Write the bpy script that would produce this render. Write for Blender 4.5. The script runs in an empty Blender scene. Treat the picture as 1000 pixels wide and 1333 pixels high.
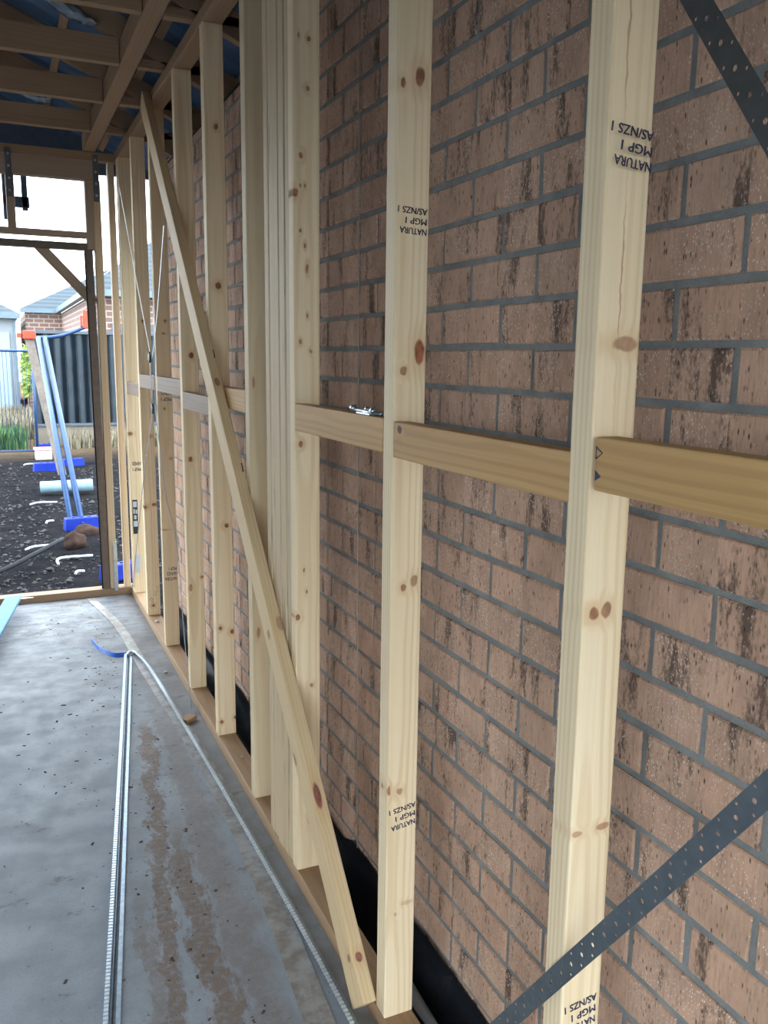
import bpy, bmesh, math, random
from mathutils import Vector, Matrix, noise
random.seed(7)
sc = bpy.context.scene
C = sc.collection
PI = math.pi

# ------------------------------------------------------------------ camera
CAM_H = 1.495
F_PX, YAW, PITCH, ROLL = 1106.92, 0.4252, 0.1788, -0.0130
fwd = Vector((math.sin(YAW)*math.cos(PITCH), math.cos(YAW)*math.cos(PITCH), -math.sin(PITCH)))
rgt = Vector((math.cos(YAW), -math.sin(YAW), 0))
dwn = fwd.cross(rgt)
r2 = rgt*math.cos(ROLL) + dwn*math.sin(ROLL)
d2 = dwn*math.cos(ROLL) - rgt*math.sin(ROLL)
cd = bpy.data.cameras.new('camera'); cam = bpy.data.objects.new('camera', cd); C.objects.link(cam)
M = Matrix((( r2.x, -d2.x, -fwd.x, 0), (r2.y, -d2.y, -fwd.y, 0), (r2.z, -d2.z, -fwd.z, CAM_H), (0, 0, 0, 1)))
cam.matrix_world = M
cd.sensor_fit = 'HORIZONTAL'; cd.sensor_width = 36.0; cd.lens = F_PX/1000*36.0; cd.clip_start = 0.02; cd.clip_end = 300
sc.camera = cam

# ------------------------------------------------------------------ sky and exposure
w = bpy.data.worlds.new('sky'); sc.world = w; w.use_nodes = True
bg = w.node_tree.nodes['Background']
bg.inputs[0].default_value = (0.82, 0.925, 1.0, 1); bg.inputs[1].default_value = 1.0
sc.view_settings.view_transform = 'Standard'; sc.view_settings.look = 'None'
sc.view_settings.exposure = 3.15; sc.view_settings.gamma = 1.0
sc.view_settings.use_curve_mapping = False

# ------------------------------------------------------------------ material helpers
class NT:
    def __init__(s, name):
        s.m = bpy.data.materials.new(name); s.m.use_nodes = True
        s.t = s.m.node_tree; s.b = s.t.nodes['Principled BSDF']
    def n(s, typ, **kw):
        o = s.t.nodes.new(typ)
        for k, v in kw.items(): setattr(o, k, v)
        return o
    def l(s, a, b): s.t.links.new(a, b)
    def _in(s, sock, v):
        if hasattr(v, 'is_output'): s.l(v, sock)
        elif v is not None: sock.default_value = v
    def math(s, op, a, b=None, c=None, clamp=False):
        o = s.n('ShaderNodeMath', operation=op); o.use_clamp = clamp
        s._in(o.inputs[0], a); s._in(o.inputs[1], b); s._in(o.inputs[2], c)
        return o.outputs[0]
    def vm(s, op, a, b=None, c=None):
        o = s.n('ShaderNodeVectorMath', operation=op)
        s._in(o.inputs[0], a); s._in(o.inputs[1], b)
        if c is not None: s._in(o.inputs[2], c)
        return o.outputs['Value'] if op in ('LENGTH', 'DISTANCE', 'DOT_PRODUCT') else o.outputs[0]
    def noise(s, vec, scale=1, detail=2, rough=.5, dist=0):
        o = s.n('ShaderNodeTexNoise'); s.l(vec, o.inputs['Vector'])
        o.inputs['Scale'].default_value = scale; o.inputs['Detail'].default_value = detail
        o.inputs['Roughness'].default_value = rough; o.inputs['Distortion'].default_value = dist
        return o.outputs['Fac']
    def voro(s, vec, scale, feature='F1', rnd=1):
        o = s.n('ShaderNodeTexVoronoi', feature=feature); s.l(vec, o.inputs['Vector'])
        o.inputs['Scale'].default_value = scale; o.inputs['Randomness'].default_value = rnd
        return o.outputs['Distance'], (o.outputs['Color'] if feature == 'F1' else None)
    def mr(s, v, a, b, c=0., d=1., smooth=True):
        o = s.n('ShaderNodeMapRange'); o.interpolation_type = 'SMOOTHSTEP' if smooth else 'LINEAR'
        s.l(v, o.inputs[0])
        for i, x in enumerate((a, b, c, d)): o.inputs[i+1].default_value = x
        return o.outputs[0]
    def mix(s, f, a, b, mode='MIX'):
        o = s.n('ShaderNodeMix', data_type='RGBA', blend_type=mode)
        s._in(o.inputs[0], f); s._in(o.inputs[6], col(a)); s._in(o.inputs[7], col(b))
        return o.outputs[2]
    def sep(s, v):
        o = s.n('ShaderNodeSeparateXYZ'); s.l(v, o.inputs[0]); return o.outputs
    def comb(s, x, y, z):
        o = s.n('ShaderNodeCombineXYZ'); s._in(o.inputs[0], x); s._in(o.inputs[1], y); s._in(o.inputs[2], z); return o.outputs[0]
    def obj(s): return s.n('ShaderNodeTexCoord').outputs['Object']
    def pos(s): return s.n('ShaderNodeNewGeometry').outputs['Position']
    def bump(s, h, strength=.3, dist=.002):
        o = s.n('ShaderNodeBump'); o.inputs['Strength'].default_value = strength; o.inputs['Distance'].default_value = dist
        s.l(h, o.inputs['Height']); s.l(o.outputs[0], s.b.inputs['Normal'])
    def out(s, color=None, rough=.6, metal=0., spec=None):
        if color is not None: s._in(s.b.inputs['Base Color'], col(color))
        s._in(s.b.inputs['Roughness'], rough); s._in(s.b.inputs['Metallic'], metal)
        if spec is not None: s.b.inputs['Specular IOR Level'].default_value = spec
        return s.m
def col(c):
    return (c[0], c[1], c[2], 1.0) if isinstance(c, tuple) and len(c) == 3 else c

_plain = {}
def plain(name, c, rough=.6, metal=0., var=.12, scale=30., bump=0., spec=None):
    """one colour with soft mottling"""
    if name in _plain: return _plain[name]
    t = NT(name); P = t.obj()
    f = t.noise(P, scale, 4, .6)
    lo = tuple(x*(1-var) for x in c); hi = tuple(min(1, x*(1+var)) for x in c)
    cc = t.mix(t.mr(f, .3, .7), lo, hi)
    if bump: t.bump(f, bump, .004)
    _plain[name] = t.out(cc, rough, metal, spec)
    return _plain[name]

def pine(name, light=(.82, .67, .45), dark=(.62, .43, .225), knots=(), stain=0., knotc=(.17, .062, .028), seedshift=0.):
    """sawn pine: local z is the length. knots: (x, z, rx, rz, strength) in local metres"""
    t = NT(name); P0 = t.obj()
    rnd = t.n('ShaderNodeObjectInfo').outputs['Random']
    rv = t.vm('SCALE', t.comb(1.7, 3.1, 9.3), None)
    t._in(rv.node.inputs['Scale'], t.math('MULTIPLY_ADD', rnd, 11.0, seedshift))
    P = t.vm('ADD', P0, rv)
    # warp along the length, plus swirl round knots
    wob = t.noise(t.vm('MULTIPLY', P, (6., 6., 1.3)), 1, 2)
    x, y, z = t.sep(P0)
    core = halo = None
    wn = t.noise(t.vm('MULTIPLY', P0, (60., 60., 40.)), 1, 2)
    Pk = t.vm('ADD', P0, t.vm('SCALE', t.comb(1., 0., 1.), None))
    t._in(Pk.node.inputs[1].links[0].from_node.inputs['Scale'], t.math('MULTIPLY_ADD', wn, .008, -.004))
    for kn in knots:
        kx, kz, rx, rz, st = kn[:5]; ky, ry = kn[5:7] if len(kn) > 5 else (0, 1e3)
        d = t.vm('LENGTH', t.vm('MULTIPLY_ADD', Pk, (1/rx, 1/ry, 1/rz), (-kx/rx, -ky/ry, -kz/rz)))
        c = t.mr(d, .72, 1.10, st, 0.); h = t.mr(d, .6, 3.2, st, 0.)
        core = c if core is None else t.math('MAXIMUM', core, c)
        halo = h if halo is None else t.math('MAXIMUM', halo, h)
    pith = t.comb(t.math('MULTIPLY_ADD', rnd, .05, .01), t.math('MULTIPLY_ADD', rnd, -.09, -.02), 0)
    flat = t.comb(x, y, 0)
    rad = t.vm('DISTANCE', flat, pith)
    rad = t.math('ADD', rad, t.math('MULTIPLY', wob, .030))
    if halo is not None: rad = t.math('MULTIPLY_ADD', halo, .006, rad)
    ring = t.math('SINE', t.math('MULTIPLY', rad, 640.))
    ring = t.mr(ring, -.25, 1.0)
    fine = t.noise(t.vm('MULTIPLY', P, (260., 260., 3.)), 1, 3, .6)
    broad = t.noise(t.vm('MULTIPLY', P, (22., 22., .9)), 1, 2)
    g = t.math('MULTIPLY_ADD', ring, .36, t.math('MULTIPLY_ADD', fine, .55, t.math('MULTIPLY_ADD', broad, .95, -.62)), clamp=True)
    cc = t.mix(g, light, dark); cc = t.mix(t.mr(t.noise(t.vm('MULTIPLY', P, (9., 9., .5)), 1, 2), .42, .7, 0, .35), cc, tuple(v*q for v, q in zip(light, (.98, .86, .74))))
    if stain:
        s1 = t.noise(t.vm('MULTIPLY', P, (95., 95., 4.5)), 1, 3, .6)
        cc = t.mix(t.mr(s1, .58, .74, 0., stain), cc, (.20, .17, .14))
    if core is not None:
        cc = t.mix(t.math('MULTIPLY', halo, .45), cc, (.56, .33, .15))
        cc = t.mix(core, cc, t.mix(t.mr(wn, .35, .65), knotc, tuple(v*2.1 for v in knotc)))
    t.bump(t.math('ADD', fine, t.math('MULTIPLY', ring, .3)), .18, .0012)
    return t.out(cc, .62, spec=.3)

# ------------------------------------------------------------------ mesh helpers
def link(name, me, mat=None, parent=None, loc=(0, 0, 0), rot=(0, 0, 0)):
    o = bpy.data.objects.new(name, me); C.objects.link(o)
    if mat is not None and me is not None:
        me.materials.clear(); me.materials.append(mat)
    o.location = loc; o.rotation_euler = rot
    if parent is not None: o.parent = parent
    return o
def tag(o, label, cat, group=None, kind=None):
    if label: o['label'] = label
    if cat: o['category'] = cat
    if group: o['group'] = group
    if kind: o['kind'] = kind
    return o
def empty(name, loc=(0, 0, 0), label=None, cat=None, group=None):
    o = link(name, None, loc=loc); o.empty_display_size = .1
    return tag(o, label, cat, group)
def bm_box(bm, x0, x1, y0, y1, z0, z1):
    v = [bm.verts.new(p) for p in ((x0,y0,z0),(x1,y0,z0),(x1,y1,z0),(x0,y1,z0),(x0,y0,z1),(x1,y0,z1),(x1,y1,z1),(x0,y1,z1))]
    for f in ((0,3,2,1),(4,5,6,7),(0,1,5,4),(1,2,6,5),(2,3,7,6),(3,0,4,7)): bm.faces.new([v[i] for i in f])
    return v
def done(bm, name, smooth=False):
    bmesh.ops.recalc_face_normals(bm, faces=bm.faces)
    me = bpy.data.meshes.new(name); bm.to_mesh(me); bm.free()
    if smooth:
        for p in me.polygons: p.use_smooth = True
    return me
def box_me(name, x0, x1, y0, y1, z0, z1, bev=.0, seg=2):
    bm = bmesh.new(); bm_box(bm, x0, x1, y0, y1, z0, z1)
    if bev: bmesh.ops.bevel(bm, geom=list(bm.edges), offset=bev, segments=seg, profile=.5, affect='EDGES')
    return done(bm, name)
def box(name, x0, x1, y0, y1, z0, z1, mat, parent=None, bev=.002, seg=2):
    """box in world coordinates, its origin at the middle of its base"""
    c = Vector(((x0+x1)/2, (y0+y1)/2, z0))
    me = box_me(name, x0-c.x, x1-c.x, y0-c.y, y1-c.y, 0, z1-z0, bev, seg)
    o = link(name, me, mat, parent)
    o.location = c - (parent.location if parent else Vector())
    return o
def tube_bm(bm, pts, r, n=8, cap=True, taper=None):
    pts = [Vector(p) for p in pts]; rings = []
    up = Vector((0, 0, 1))
    for i, p in enumerate(pts):
        d = (pts[min(i+1, len(pts)-1)] - pts[max(i-1, 0)]).normalized()
        a = d.cross(up if abs(d.z) < .95 else Vector((1, 0, 0))).normalized(); b = d.cross(a)
        rr = r if taper is None else r*taper[i]
        rings.append([bm.verts.new(p + (a*math.cos(2*PI*k/n) + b*math.sin(2*PI*k/n))*rr) for k in range(n)])
    for i in range(len(rings)-1):
        for k in range(n): bm.faces.new((rings[i][k], rings[i][(k+1) % n], rings[i+1][(k+1) % n], rings[i+1][k]))
    if cap:
        bm.faces.new(rings[0]); bm.faces.new(rings[-1])
def tube(name, pts, r, mat, parent=None, n=8, taper=None):
    o0 = Vector(pts[0]); bm = bmesh.new()
    tube_bm(bm, [Vector(p)-o0 for p in pts], r, n, True, taper)
    o = link(name, done(bm, name, True), mat, parent)
    o.location = o0 - (parent.location if parent else Vector()); return o
def board_ab(name, a, b, wid, thk, mat, parent=None, side=(1, 0, 0), bev=.0025):
    """board from a to b (centres of the ends); thk is measured along `side`, wid across it; local z = length"""
    a, b = Vector(a), Vector(b); d = (b-a); L = d.length; z = d.normalized()
    y = Vector(side); y = (y - z*y.dot(z)).normalized(); x = y.cross(z)
    me = box_me(name, -wid/2, wid/2, -thk/2, thk/2, 0, L, bev)
    o = link(name, me, mat, parent)
    m = Matrix(((x.x, y.x, z.x, 0), (x.y, y.y, z.y, 0), (x.z, y.z, z.z, 0), (0, 0, 0, 1)))
    o.rotation_euler = m.to_euler(); o.location = a - (parent.location if parent else Vector())
    return o
def smoothline(pts, n=6):
    """Catmull-Rom through pts"""
    P = [Vector(p) for p in pts]; P = [P[0]*2-P[1]] + P + [P[-1]*2-P[-2]]; out = []
    for i in range(1, len(P)-2):
        for k in range(n):
            t = k/n; a, b, c, d = P[i-1], P[i], P[i+1], P[i+2]
            out.append(.5*((2*b)+(c-a)*t+(2*a-5*b+4*c-d)*t*t+(3*b-a-3*c+d)*t**3))
    out.append(P[-2]); return out
def text_me(body, size, extrude=.0002):
    cu = bpy.data.curves.new('lettering', 'FONT'); cu.body = body; cu.size = size; cu.extrude = extrude
    cu.align_x = 'LEFT'; cu.resolution_u = 3
    o = bpy.data.objects.new('lettering', cu); C.objects.link(o)
    dg = bpy.context.evaluated_depsgraph_get()
    me = bpy.data.meshes.new_from_object(o.evaluated_get(dg)); bpy.data.objects.remove(o); return me

# ------------------------------------------------------------------ shared materials
M_pine = pine('pine'); M_nog = pine('treated_pine', (.54, .33, .135), (.36, .195, .065))
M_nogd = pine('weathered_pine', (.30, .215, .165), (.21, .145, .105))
M_plate = pine('dusty_pine', (.40, .265, .16), (.30, .185, .10))
M_plate_end = pine('muddy_pine', (.30, .20, .13), (.20, .125, .075))
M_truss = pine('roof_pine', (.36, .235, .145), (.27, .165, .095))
M_galv = plain('galvanised_steel', (.50, .58, .66), .28, 1., .10, 90)
M_steel = plain('dull_steel', (.145, .17, .19), .42, .6, .10, 40)
M_darksteel = plain('dark_strap_steel', (.07, .07, .068), .45, .5, .12, 40)
M_black = plain('black_plastic', (.012, .013, .016), .65, 0, .2, 12, .2, .12)
M_blue = plain('blue_plastic', (.006, .022, .24), .5, 0, .12, 9, 0, .15)
M_bluepipe = plain('blue_painted_tube', (.015, .05, .14), .4, .2, .15, 20)
M_frame = plain('brown_door_frame', (.12, .085, .065), .45, 0, .15, 30)
M_white = plain('white_plastic', (.50, .53, .56), .5, 0, .06, 20)
M_ink = plain('stamp_ink', (.05, .05, .085), .8, 0, .6, 300)

# ------------------------------------------------------------------ floor slab
def concrete():
    t = NT('concrete'); P = t.pos(); x, y, z = t.sep(P)
    big = t.noise(P, 1.6, 4, .6); mid = t.noise(P, 9, 5, .65); fine = t.noise(P, 160, 3, .6)
    base = t.mix(t.mr(big, .3, .7), (.26, .295, .34), (.33, .37, .415))
    base = t.mix(t.mr(mid, .35, .7, 0, .45), base, (.23, .25, .275))
    base = t.mix(t.mr(fine, .45, .75, 0, .35), base, (.19, .20, .215))
    # trampled mud: streaks that run along the wall beside the bent steel
    wv = t.math('MULTIPLY_ADD', t.noise(t.vm('MULTIPLY', P, (7., 3.2, 0.)), 1, 4, .7), .16, -.08)
    rag = t.noise(t.vm('MULTIPLY', P, (46., 17., 0.)), 1, 5, .75)
    mud = None
    for c0, c1, hw, y0, y1, stn in ((.083, .115, .030, 3.55, 3.25, 1.), (.315, .045, .034, 2.75, 2.3, 1.), (.40, .045, .05, 3.9, 3.3, .55), (.20, .03, .03, 2.4, 2.0, .6), (.30, .062, .022, 2.2, 1.9, .8), (.45, .03, .05, 5.0, 4.4, .35)):
        dx = t.math('ABSOLUTE', t.math('SUBTRACT', t.math('ADD', x, wv), t.math('MULTIPLY_ADD', y, c1, c0)))
        dx = t.math('MULTIPLY_ADD', t.math('SUBTRACT', rag, .5), .10, dx)
        m_ = t.math('MULTIPLY', t.mr(dx, hw*1.25, hw*.5, 0., stn), t.mr(y, y0, y1))
        mud = m_ if mud is None else t.math('MAXIMUM', mud, m_)
    grit = t.noise(P, 45, 4, .7)
    mud = t.math('MULTIPLY', mud, t.mr(grit, .25, .6, .35, 1.))
    base = t.mix(t.math('MULTIPLY', mud, .95), base, t.mix(grit, (.115, .078, .058), (.24, .168, .122)))
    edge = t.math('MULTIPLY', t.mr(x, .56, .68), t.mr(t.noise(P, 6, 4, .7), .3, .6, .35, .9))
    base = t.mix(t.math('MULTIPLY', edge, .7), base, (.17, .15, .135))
    # scattered brown smears further in
    sm = t.noise(t.vm('MULTIPLY', P, (5., 9., 1.)), 1, 5, .75)
    base = t.mix(t.math('MULTIPLY', t.mr(sm, .60, .67, 0, .85), t.mr(y, 3.6, 4.6, .55, 1.)), base, (.125, .09, .07)); base = t.mix(t.math('MULTIPLY', t.mr(t.noise(t.vm('MULTIPLY', P, (4., 11., 1.)), 1, 5, .8), .53, .62), t.mr(y, 4.35, 4.9)), base, (.13, .10, .08))
    base = t.mix(t.math('MULTIPLY', t.mr(y, 3.0, 5.0, 0, .8), t.mr(t.noise(t.vm('MULTIPLY', P, (3.5, 6., 1.)), 1, 6, .75), .36, .62, .3, 1.)), base, (.125, .12, .125))   # dusty mottling plus painted darkening towards the doorway, against the bright light there
    fl = t.noise(P, 34, 2, .6)
    base = t.mix(t.mr(fl, .70, .76, 0, .8), base, (.10, .08, .065))
    t.bump(t.math('ADD', t.math('MULTIPLY', mud, .6), t.math('ADD', t.math('MULTIPLY', fine, .25), mid)), .35, .004)
    return t.out(base, t.mr(mid, .3, .7, .55, .8), spec=.4)
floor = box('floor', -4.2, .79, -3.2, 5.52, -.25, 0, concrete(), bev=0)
floor['kind'] = 'structure'

# ------------------------------------------------------------------ brick wall, brick by brick
def brick_mat():
    t = NT('mottled_brick'); P = t.pos(); x, y, z = t.sep(P)
    row = t.math('FLOOR', t.math('DIVIDE', t.math('SUBTRACT', z, 1.6924), .086))
    par = t.math('MODULO', t.math('ADD', row, 100.), 2.)
    cl = t.math('FLOOR', t.math('DIVIDE', t.math('ADD', t.math('SUBTRACT', y, .8676), t.math('MULTIPLY', par, .12)), .24))
    wn = t.n('ShaderNodeTexWhiteNoise', noise_dimensions='2D'); t.l(t.comb(row, cl, 0), wn.inputs['Vector'])
    r1 = wn.outputs['Value']; rc = t.sep(wn.outputs['Color'])
    Q = t.vm('ADD', P, t.comb(t.math('MULTIPLY', r1, 31.), t.math('MULTIPLY', rc[1], 17.), t.math('MULTIPLY', rc[2], 23.)))
    base = t.mix(r1, (.58, .355, .245), (.52, .335, .235))
    base = t.mix(t.mr(rc[1], .0, 1., 0, .5), base, (.62, .41, .295))
    cloud = t.noise(t.vm('MULTIPLY', Q, (8., 14., 9.)), 1, 4, .6)
    base = t.mix(t.mr(cloud, .35, .7, 0, .5), base, (.33, .215, .155))
    drag = t.noise(t.vm('MULTIPLY', Q, (60., 190., 26.)), 1, 4, .65)
    base = t.mix(t.mr(drag, .45, .72, 0, .45), base, (.26, .165, .12))
    # dark fired streaks, upright on the brick
    s = t.noise(t.vm('MULTIPLY', Q, (1., 17., 3.4)), 1, 3, .6)
    ed = t.noise(t.vm('MULTIPLY', Q, (50., 160., 70.)), 1, 3, .7)
    s = t.math('ADD', s, t.math('MULTIPLY_ADD', ed, .42, -.21))
    base = t.mix(t.mr(s, .535, .70, 0, .87), base, (.075, .052, .042))
    # grit: pale specks and dark pits, clustered
    clu = t.noise(t.vm('MULTIPLY', Q, (9., 22., 14.)), 1, 3, .6)
    d, c = t.voro(t.vm('MULTIPLY', Q, (1., 1., .6)), 300); cr = t.sep(c)
    spk = t.math('MULTIPLY', t.mr(d, .50, .15), t.math('MULTIPLY', t.mr(cr[0], .62, .9), t.mr(clu, .35, .6, .25, 1.)))
    base = t.mix(t.math('MULTIPLY', spk, .9), base, (.82, .72, .62))
    d2_, c2 = t.voro(t.vm('MULTIPLY', Q, (1., 1., .36)), 210); cr2 = t.sep(c2)
    pit = t.math('MULTIPLY', t.mr(d2_, .45, .15), t.math('MULTIPLY', t.mr(cr2[1], .70, .95), t.mr(clu, .62, .40, .25, 1.)))
    base = t.mix(t.math('MULTIPLY', pit, .9), base, (.035, .025, .02))
    h = t.math('SUBTRACT', t.math('ADD', drag, t.math('MULTIPLY', spk, .5)), t.math('MULTIPLY', pit, 1.2))
    t.bump(h, .55, .003)
    return t.out(base, .85, spec=.25)
def mortar_mat():
    t = NT('grey_mortar'); P = t.pos()
    f = t.noise(P, 14, 4, .6); g = t.noise(P, 300, 3, .6)
    cc = t.mix(t.mr(f, .3, .7), (.185, .195, .195), (.26, .268, .262))
    cc = t.mix(t.mr(g, .5, .8, 0, .4), cc, (.10, .105, .11))
    t.bump(t.math('ADD', g, f), .5, .003); return t.out(cc, .9, spec=.2)
M_brick = brick_mat(); M_mortar = mortar_mat()
BX = .9078
wall = box('wall_right', BX+.004, BX+.108, .30, 5.02, -.25, 2.508, M_mortar, bev=0)
wall['kind'] = 'structure'
def brick_shape(seed, ln):
    rr = random.Random(seed); bm = bmesh.new()
    h, dpt = .0742, .100
    j = lambda a: rr.uniform(-a, a)
    out = [(-ln/2, 0), (ln/2, 0), (ln/2, h), (-ln/2, h)]
    back = [bm.verts.new((dpt, y, z)) for y, z in out]
    mid = [bm.verts.new((.003+j(.001), y+j(.0012), z+j(.0012))) for y, z in out]
    fr = [bm.verts.new((j(.0008), y*(1-.006/ln)+j(.0012), (.003 if z == 0 else z-.003)+j(.001))) for y, z in out]
    for i in range(4):
        k = (i+1) % 4
        bm.faces.new((back[i], back[k], mid[k], mid[i])); bm.faces.new((mid[i], mid[k], fr[k], fr[i]))
    bm.faces.new(fr); bm.faces.new(back[::-1])
    me = done(bm, 'brick'); me.materials.append(M_brick); return me
SH = [brick_shape(s, .2282) for s in range(7)]
Hs = brick_shape(50, .1095)
spots = []
for i in range(-10, 22):
    z0 = 1.6924 - .086*(i+1) + .0059
    off = .9876 if i % 2 else .8676
    k = math.floor((.30-off)/.24)
    while True:
        ya, yb = off+.24*k, off+.24*(k+1); k += 1
        if yb > 5.05: break
        if ya < .28: continue
        spots.append(((ya+yb)/2, z0, i))
    if 5.02-ya > .1: spots.append((ya+.06, z0, 100+i))      # half brick closes the course at the corner
wl = wall.location
near = sorted([s for s in spots if s[0] > .70 and s[2] < 90], key=lambda s: s[0])[:300]
nearset = set(near)
for (y, z, i) in near:
    o = link('brick', random.choice(SH)); o.parent = wall
    o.location = Vector((BX+random.uniform(-.0012, .0012), y+random.uniform(-.001, .001), z+random.uniform(-.0007, .0007))) - wl
    if i == -10: o.scale.z = .48
    if random.random() < .5:
        o.scale.y = -1
bm = bmesh.new()
for s in spots:
    if s in nearset: continue
    me = (Hs if s[2] > 89 else random.choice(SH)).copy()
    sz = .48 if (s[2] in (-10, 90)) else 1
    me.transform(Matrix.Translation(Vector((BX+random.uniform(-.0012, .0012), s[0], s[1]))-wl) @ Matrix.Diagonal((1, 1, sz, 1)))
    bm.from_mesh(me); bpy.data.meshes.remove(me)
rest = link('brick_remainder', done(bm, 'brick_remainder'), M_brick, wall); rest['kind'] = 'stuff'

# unseen left and back walls, added to limit the light to low openings
M_shade_wall = plain('shade_wall_lining', (.30, .27, .24), .8, 0, .1, 3)
wl_ = box('shade_wall_left', -2.75, -2.65, -.5, 5.6, 0, 3.6, M_shade_wall, bev=0); wl_['kind'] = 'structure'
box('shade_panel', -2.75, -2.65, -2.5, -.5, 1.85, 3.6, M_shade_wall, wl_, bev=0)
wb = box('shade_wall_back', -2.75, .9, -2.6, -2.5, 1.9, 3.6, M_shade_wall, bev=0); wb['kind'] = 'structure'
for x0 in (-2.75, .77): box('shade_wall_post', x0, x0+.1, -2.6, -2.5, 0, 1.9, M_shade_wall, wb, bev=0)
o = box('wall_far', -2.65, 1.5, 5.93, 5.97, 2.62, 4.2, plain('gable_lining', (.06, .09, .14), .7), bev=0); o['kind'] = 'structure'
# black flashing over the wall head
box('wall_head_flashing', .93, 1.01, .30, 5.0, 2.508, 2.545, M_black, wall, bev=.004)

# ------------------------------------------------------------------ timber wall frame beside the bricks
XS, XO = .70, .77
TP0, TP1 = 2.5985, 2.6435
frame = empty('timber_wall_frame', (.735, .295, 0), 'pale pine stud wall frame with noggings standing along the brick wall', 'wall frame')
FL = frame.location
KN = {
 's3': [(.046, 1.517, .021, .011, .65), (.020, 1.158, .009, .010, .85), (.040, 1.160, .008, .012, .8), (.056, .837, .012, .006, .7), (.012, .835, .010, .005, .6),
        (.025, 1.90, .0012, .10, .55), (.034, 1.597, .0010, .09, .5), (.03, 2.2, .006, .008, .6)],
 's2': [(.011, 1.991, .006, .009, .85), (.045, 2.006, .010, .018, .9), (.055, 1.508, .012, .026, 1.), (.021, 1.471, .008, .010, .75), (.029, 1.036, .007, .008, .85), (.053, 1.048, .008, .013, .7),
        (.004, .594, .004, .012, .8), (.028, .588, .008, .009, .6), (.024, .299, .004, .006, .5), (.050, .32, .014, .006, .3)],
 's4': [(.042, 2.256, .005, .007, .9), (.015, 2.26, .003, .006, .7), (.039, 2.143, .006, .007, .8), (.021, 1.987, .006, .009, .9), (.004, 1.898, .009, .012, .9), (.018, 1.915, .003, .006, .7), (.030, 1.915, .003, .006, .7),
        (.018, 1.808, .003, .006, .9), (.030, 1.772, .003, .007, .9), (.036, 1.716, .004, .012, .8), (.036, 1.60, .003, .006, .8), (.017, 1.534, .005, .007, .8), (.045, 1.51, .005, .006, .7), (.017, 1.271, .007, .009, .95),
        (.024, .93, .003, .006, .9), (.032, .87, .003, .006, .9), (.006, .80, .007, .009, .9), (.044, .60, .006, .007, .7), (.030, .45, .006, .01, .7), (.036, .20, .005, .02, .5)],
 'F': [(.015, 1.417, .005, .020, .6), (.020, .62, .006, .02, .6)],
 'E': [(.040, 2.27, .007, .010, .9), (.036, 1.74, .011, .013, 1.), (.049, .874, .009, .010, 1.), (.017, .478, .008, .008, .95), (.062, .46, .009, .010, 1.), (.014, .10, .008, .008, .9), (.066, .11, .006, .008, .9), (.03, 1.25, .004, .008, .4)],
 'D': [(.012, 2.042, .004, .006, .8), (.041, 1.496, .011, .013, 1.), (.026, 1.065, .010, .012, 1.), (.062, .55, .007, .007, .9), (.012, .507, .008, .018, .7), (.01, 1.30, .003, .004, .9)],
 'C': [(.047, 1.656, .006, .008, .8), (.038, 1.598, .010, .005, .8), (.030, 1.242, .005, .006, .9), (.012, .646, .030, .004, .5), (.055, 1.0, .012, .008, .5)],
 'B': [(.029, 1.674, .006, .009, .9), (.004, .668, .012, .010, .9), (.055, .68, .014, .009, .9), (.031, .102, .009, .009, .9), (.05, 1.06, .012, .012, .5)],
}
STUD = {}
def stud(key, Y, thick=.045, z0=.045, z1=TP0, mat=None, lean=0., x0=XS, x1=XO, dx=0.):
    mat = mat or (pine('pine_'+key, knots=KN[key]) if key in KN else M_pine)
    me = box_me('stud', 0, x1-x0, 0, thick, z0, z1, .003)
    o = link('stud', me, mat, frame); o.location = Vector((x0+dx, Y, 0)) - FL
    if lean: o.rotation_euler.x = lean
    STUD[key] = o; return o
stud('s1', .295)
s3 = stud('s3', .887, lean=-.0062)
stud('s2', 1.51); stud('s4', 2.117, thick=.040)
M_pack = pine('streaky_pine', (.58, .45, .29), (.40, .28, .16), stain=.9)
yy = 2.160
for k, (tk, dx) in enumerate([(.036, .003), (.045, 0.), (.045, -.002), (.045, .0015), (.040, .0)]):
    stud('pack%d' % k, yy, thick=tk, mat=M_pack, dx=dx); yy += tk+.0012
stud('F', 2.558, mat=pine('pine_F', (.66, .54, .36), (.52, .39, .23), knots=KN['F']))
stud('E', 3.075); stud('D', 3.591); stud('C', 4.201, mat=pine('pine_C', (.70, .535, .345), (.58, .41, .235), knots=KN['C']))
stud('B', 4.76); stud('A', 5.27, mat=pine('pine_A', knots=[(.01, 1.03, .015, .012, .8)])); stud('A2', 5.318, thick=.04)
def plate(name, z0, z1, mat, y0=.26, y1=5.43):
    L = y1-y0
    o = board_ab(name, ((XS+XO)/2, y0, (z0+z1)/2), ((XS+XO)/2, y1, (z0+z1)/2), .07, z1-z0, mat, frame, side=(0, 0, 1)); return o
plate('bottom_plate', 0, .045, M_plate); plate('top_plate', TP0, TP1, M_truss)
NOGS = [(.340, .886, 1.364, M_nog, 'a'), (.934, 1.509, 1.339, M_nog, 'b'), (1.557, 2.116, 1.342, M_nog, 'c'), (2.604, 3.074, 1.357, M_nog, 'd'),
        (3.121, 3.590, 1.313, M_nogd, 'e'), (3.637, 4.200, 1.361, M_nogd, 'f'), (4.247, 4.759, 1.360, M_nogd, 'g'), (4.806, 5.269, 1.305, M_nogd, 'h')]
NOGOBJ = {}
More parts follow.
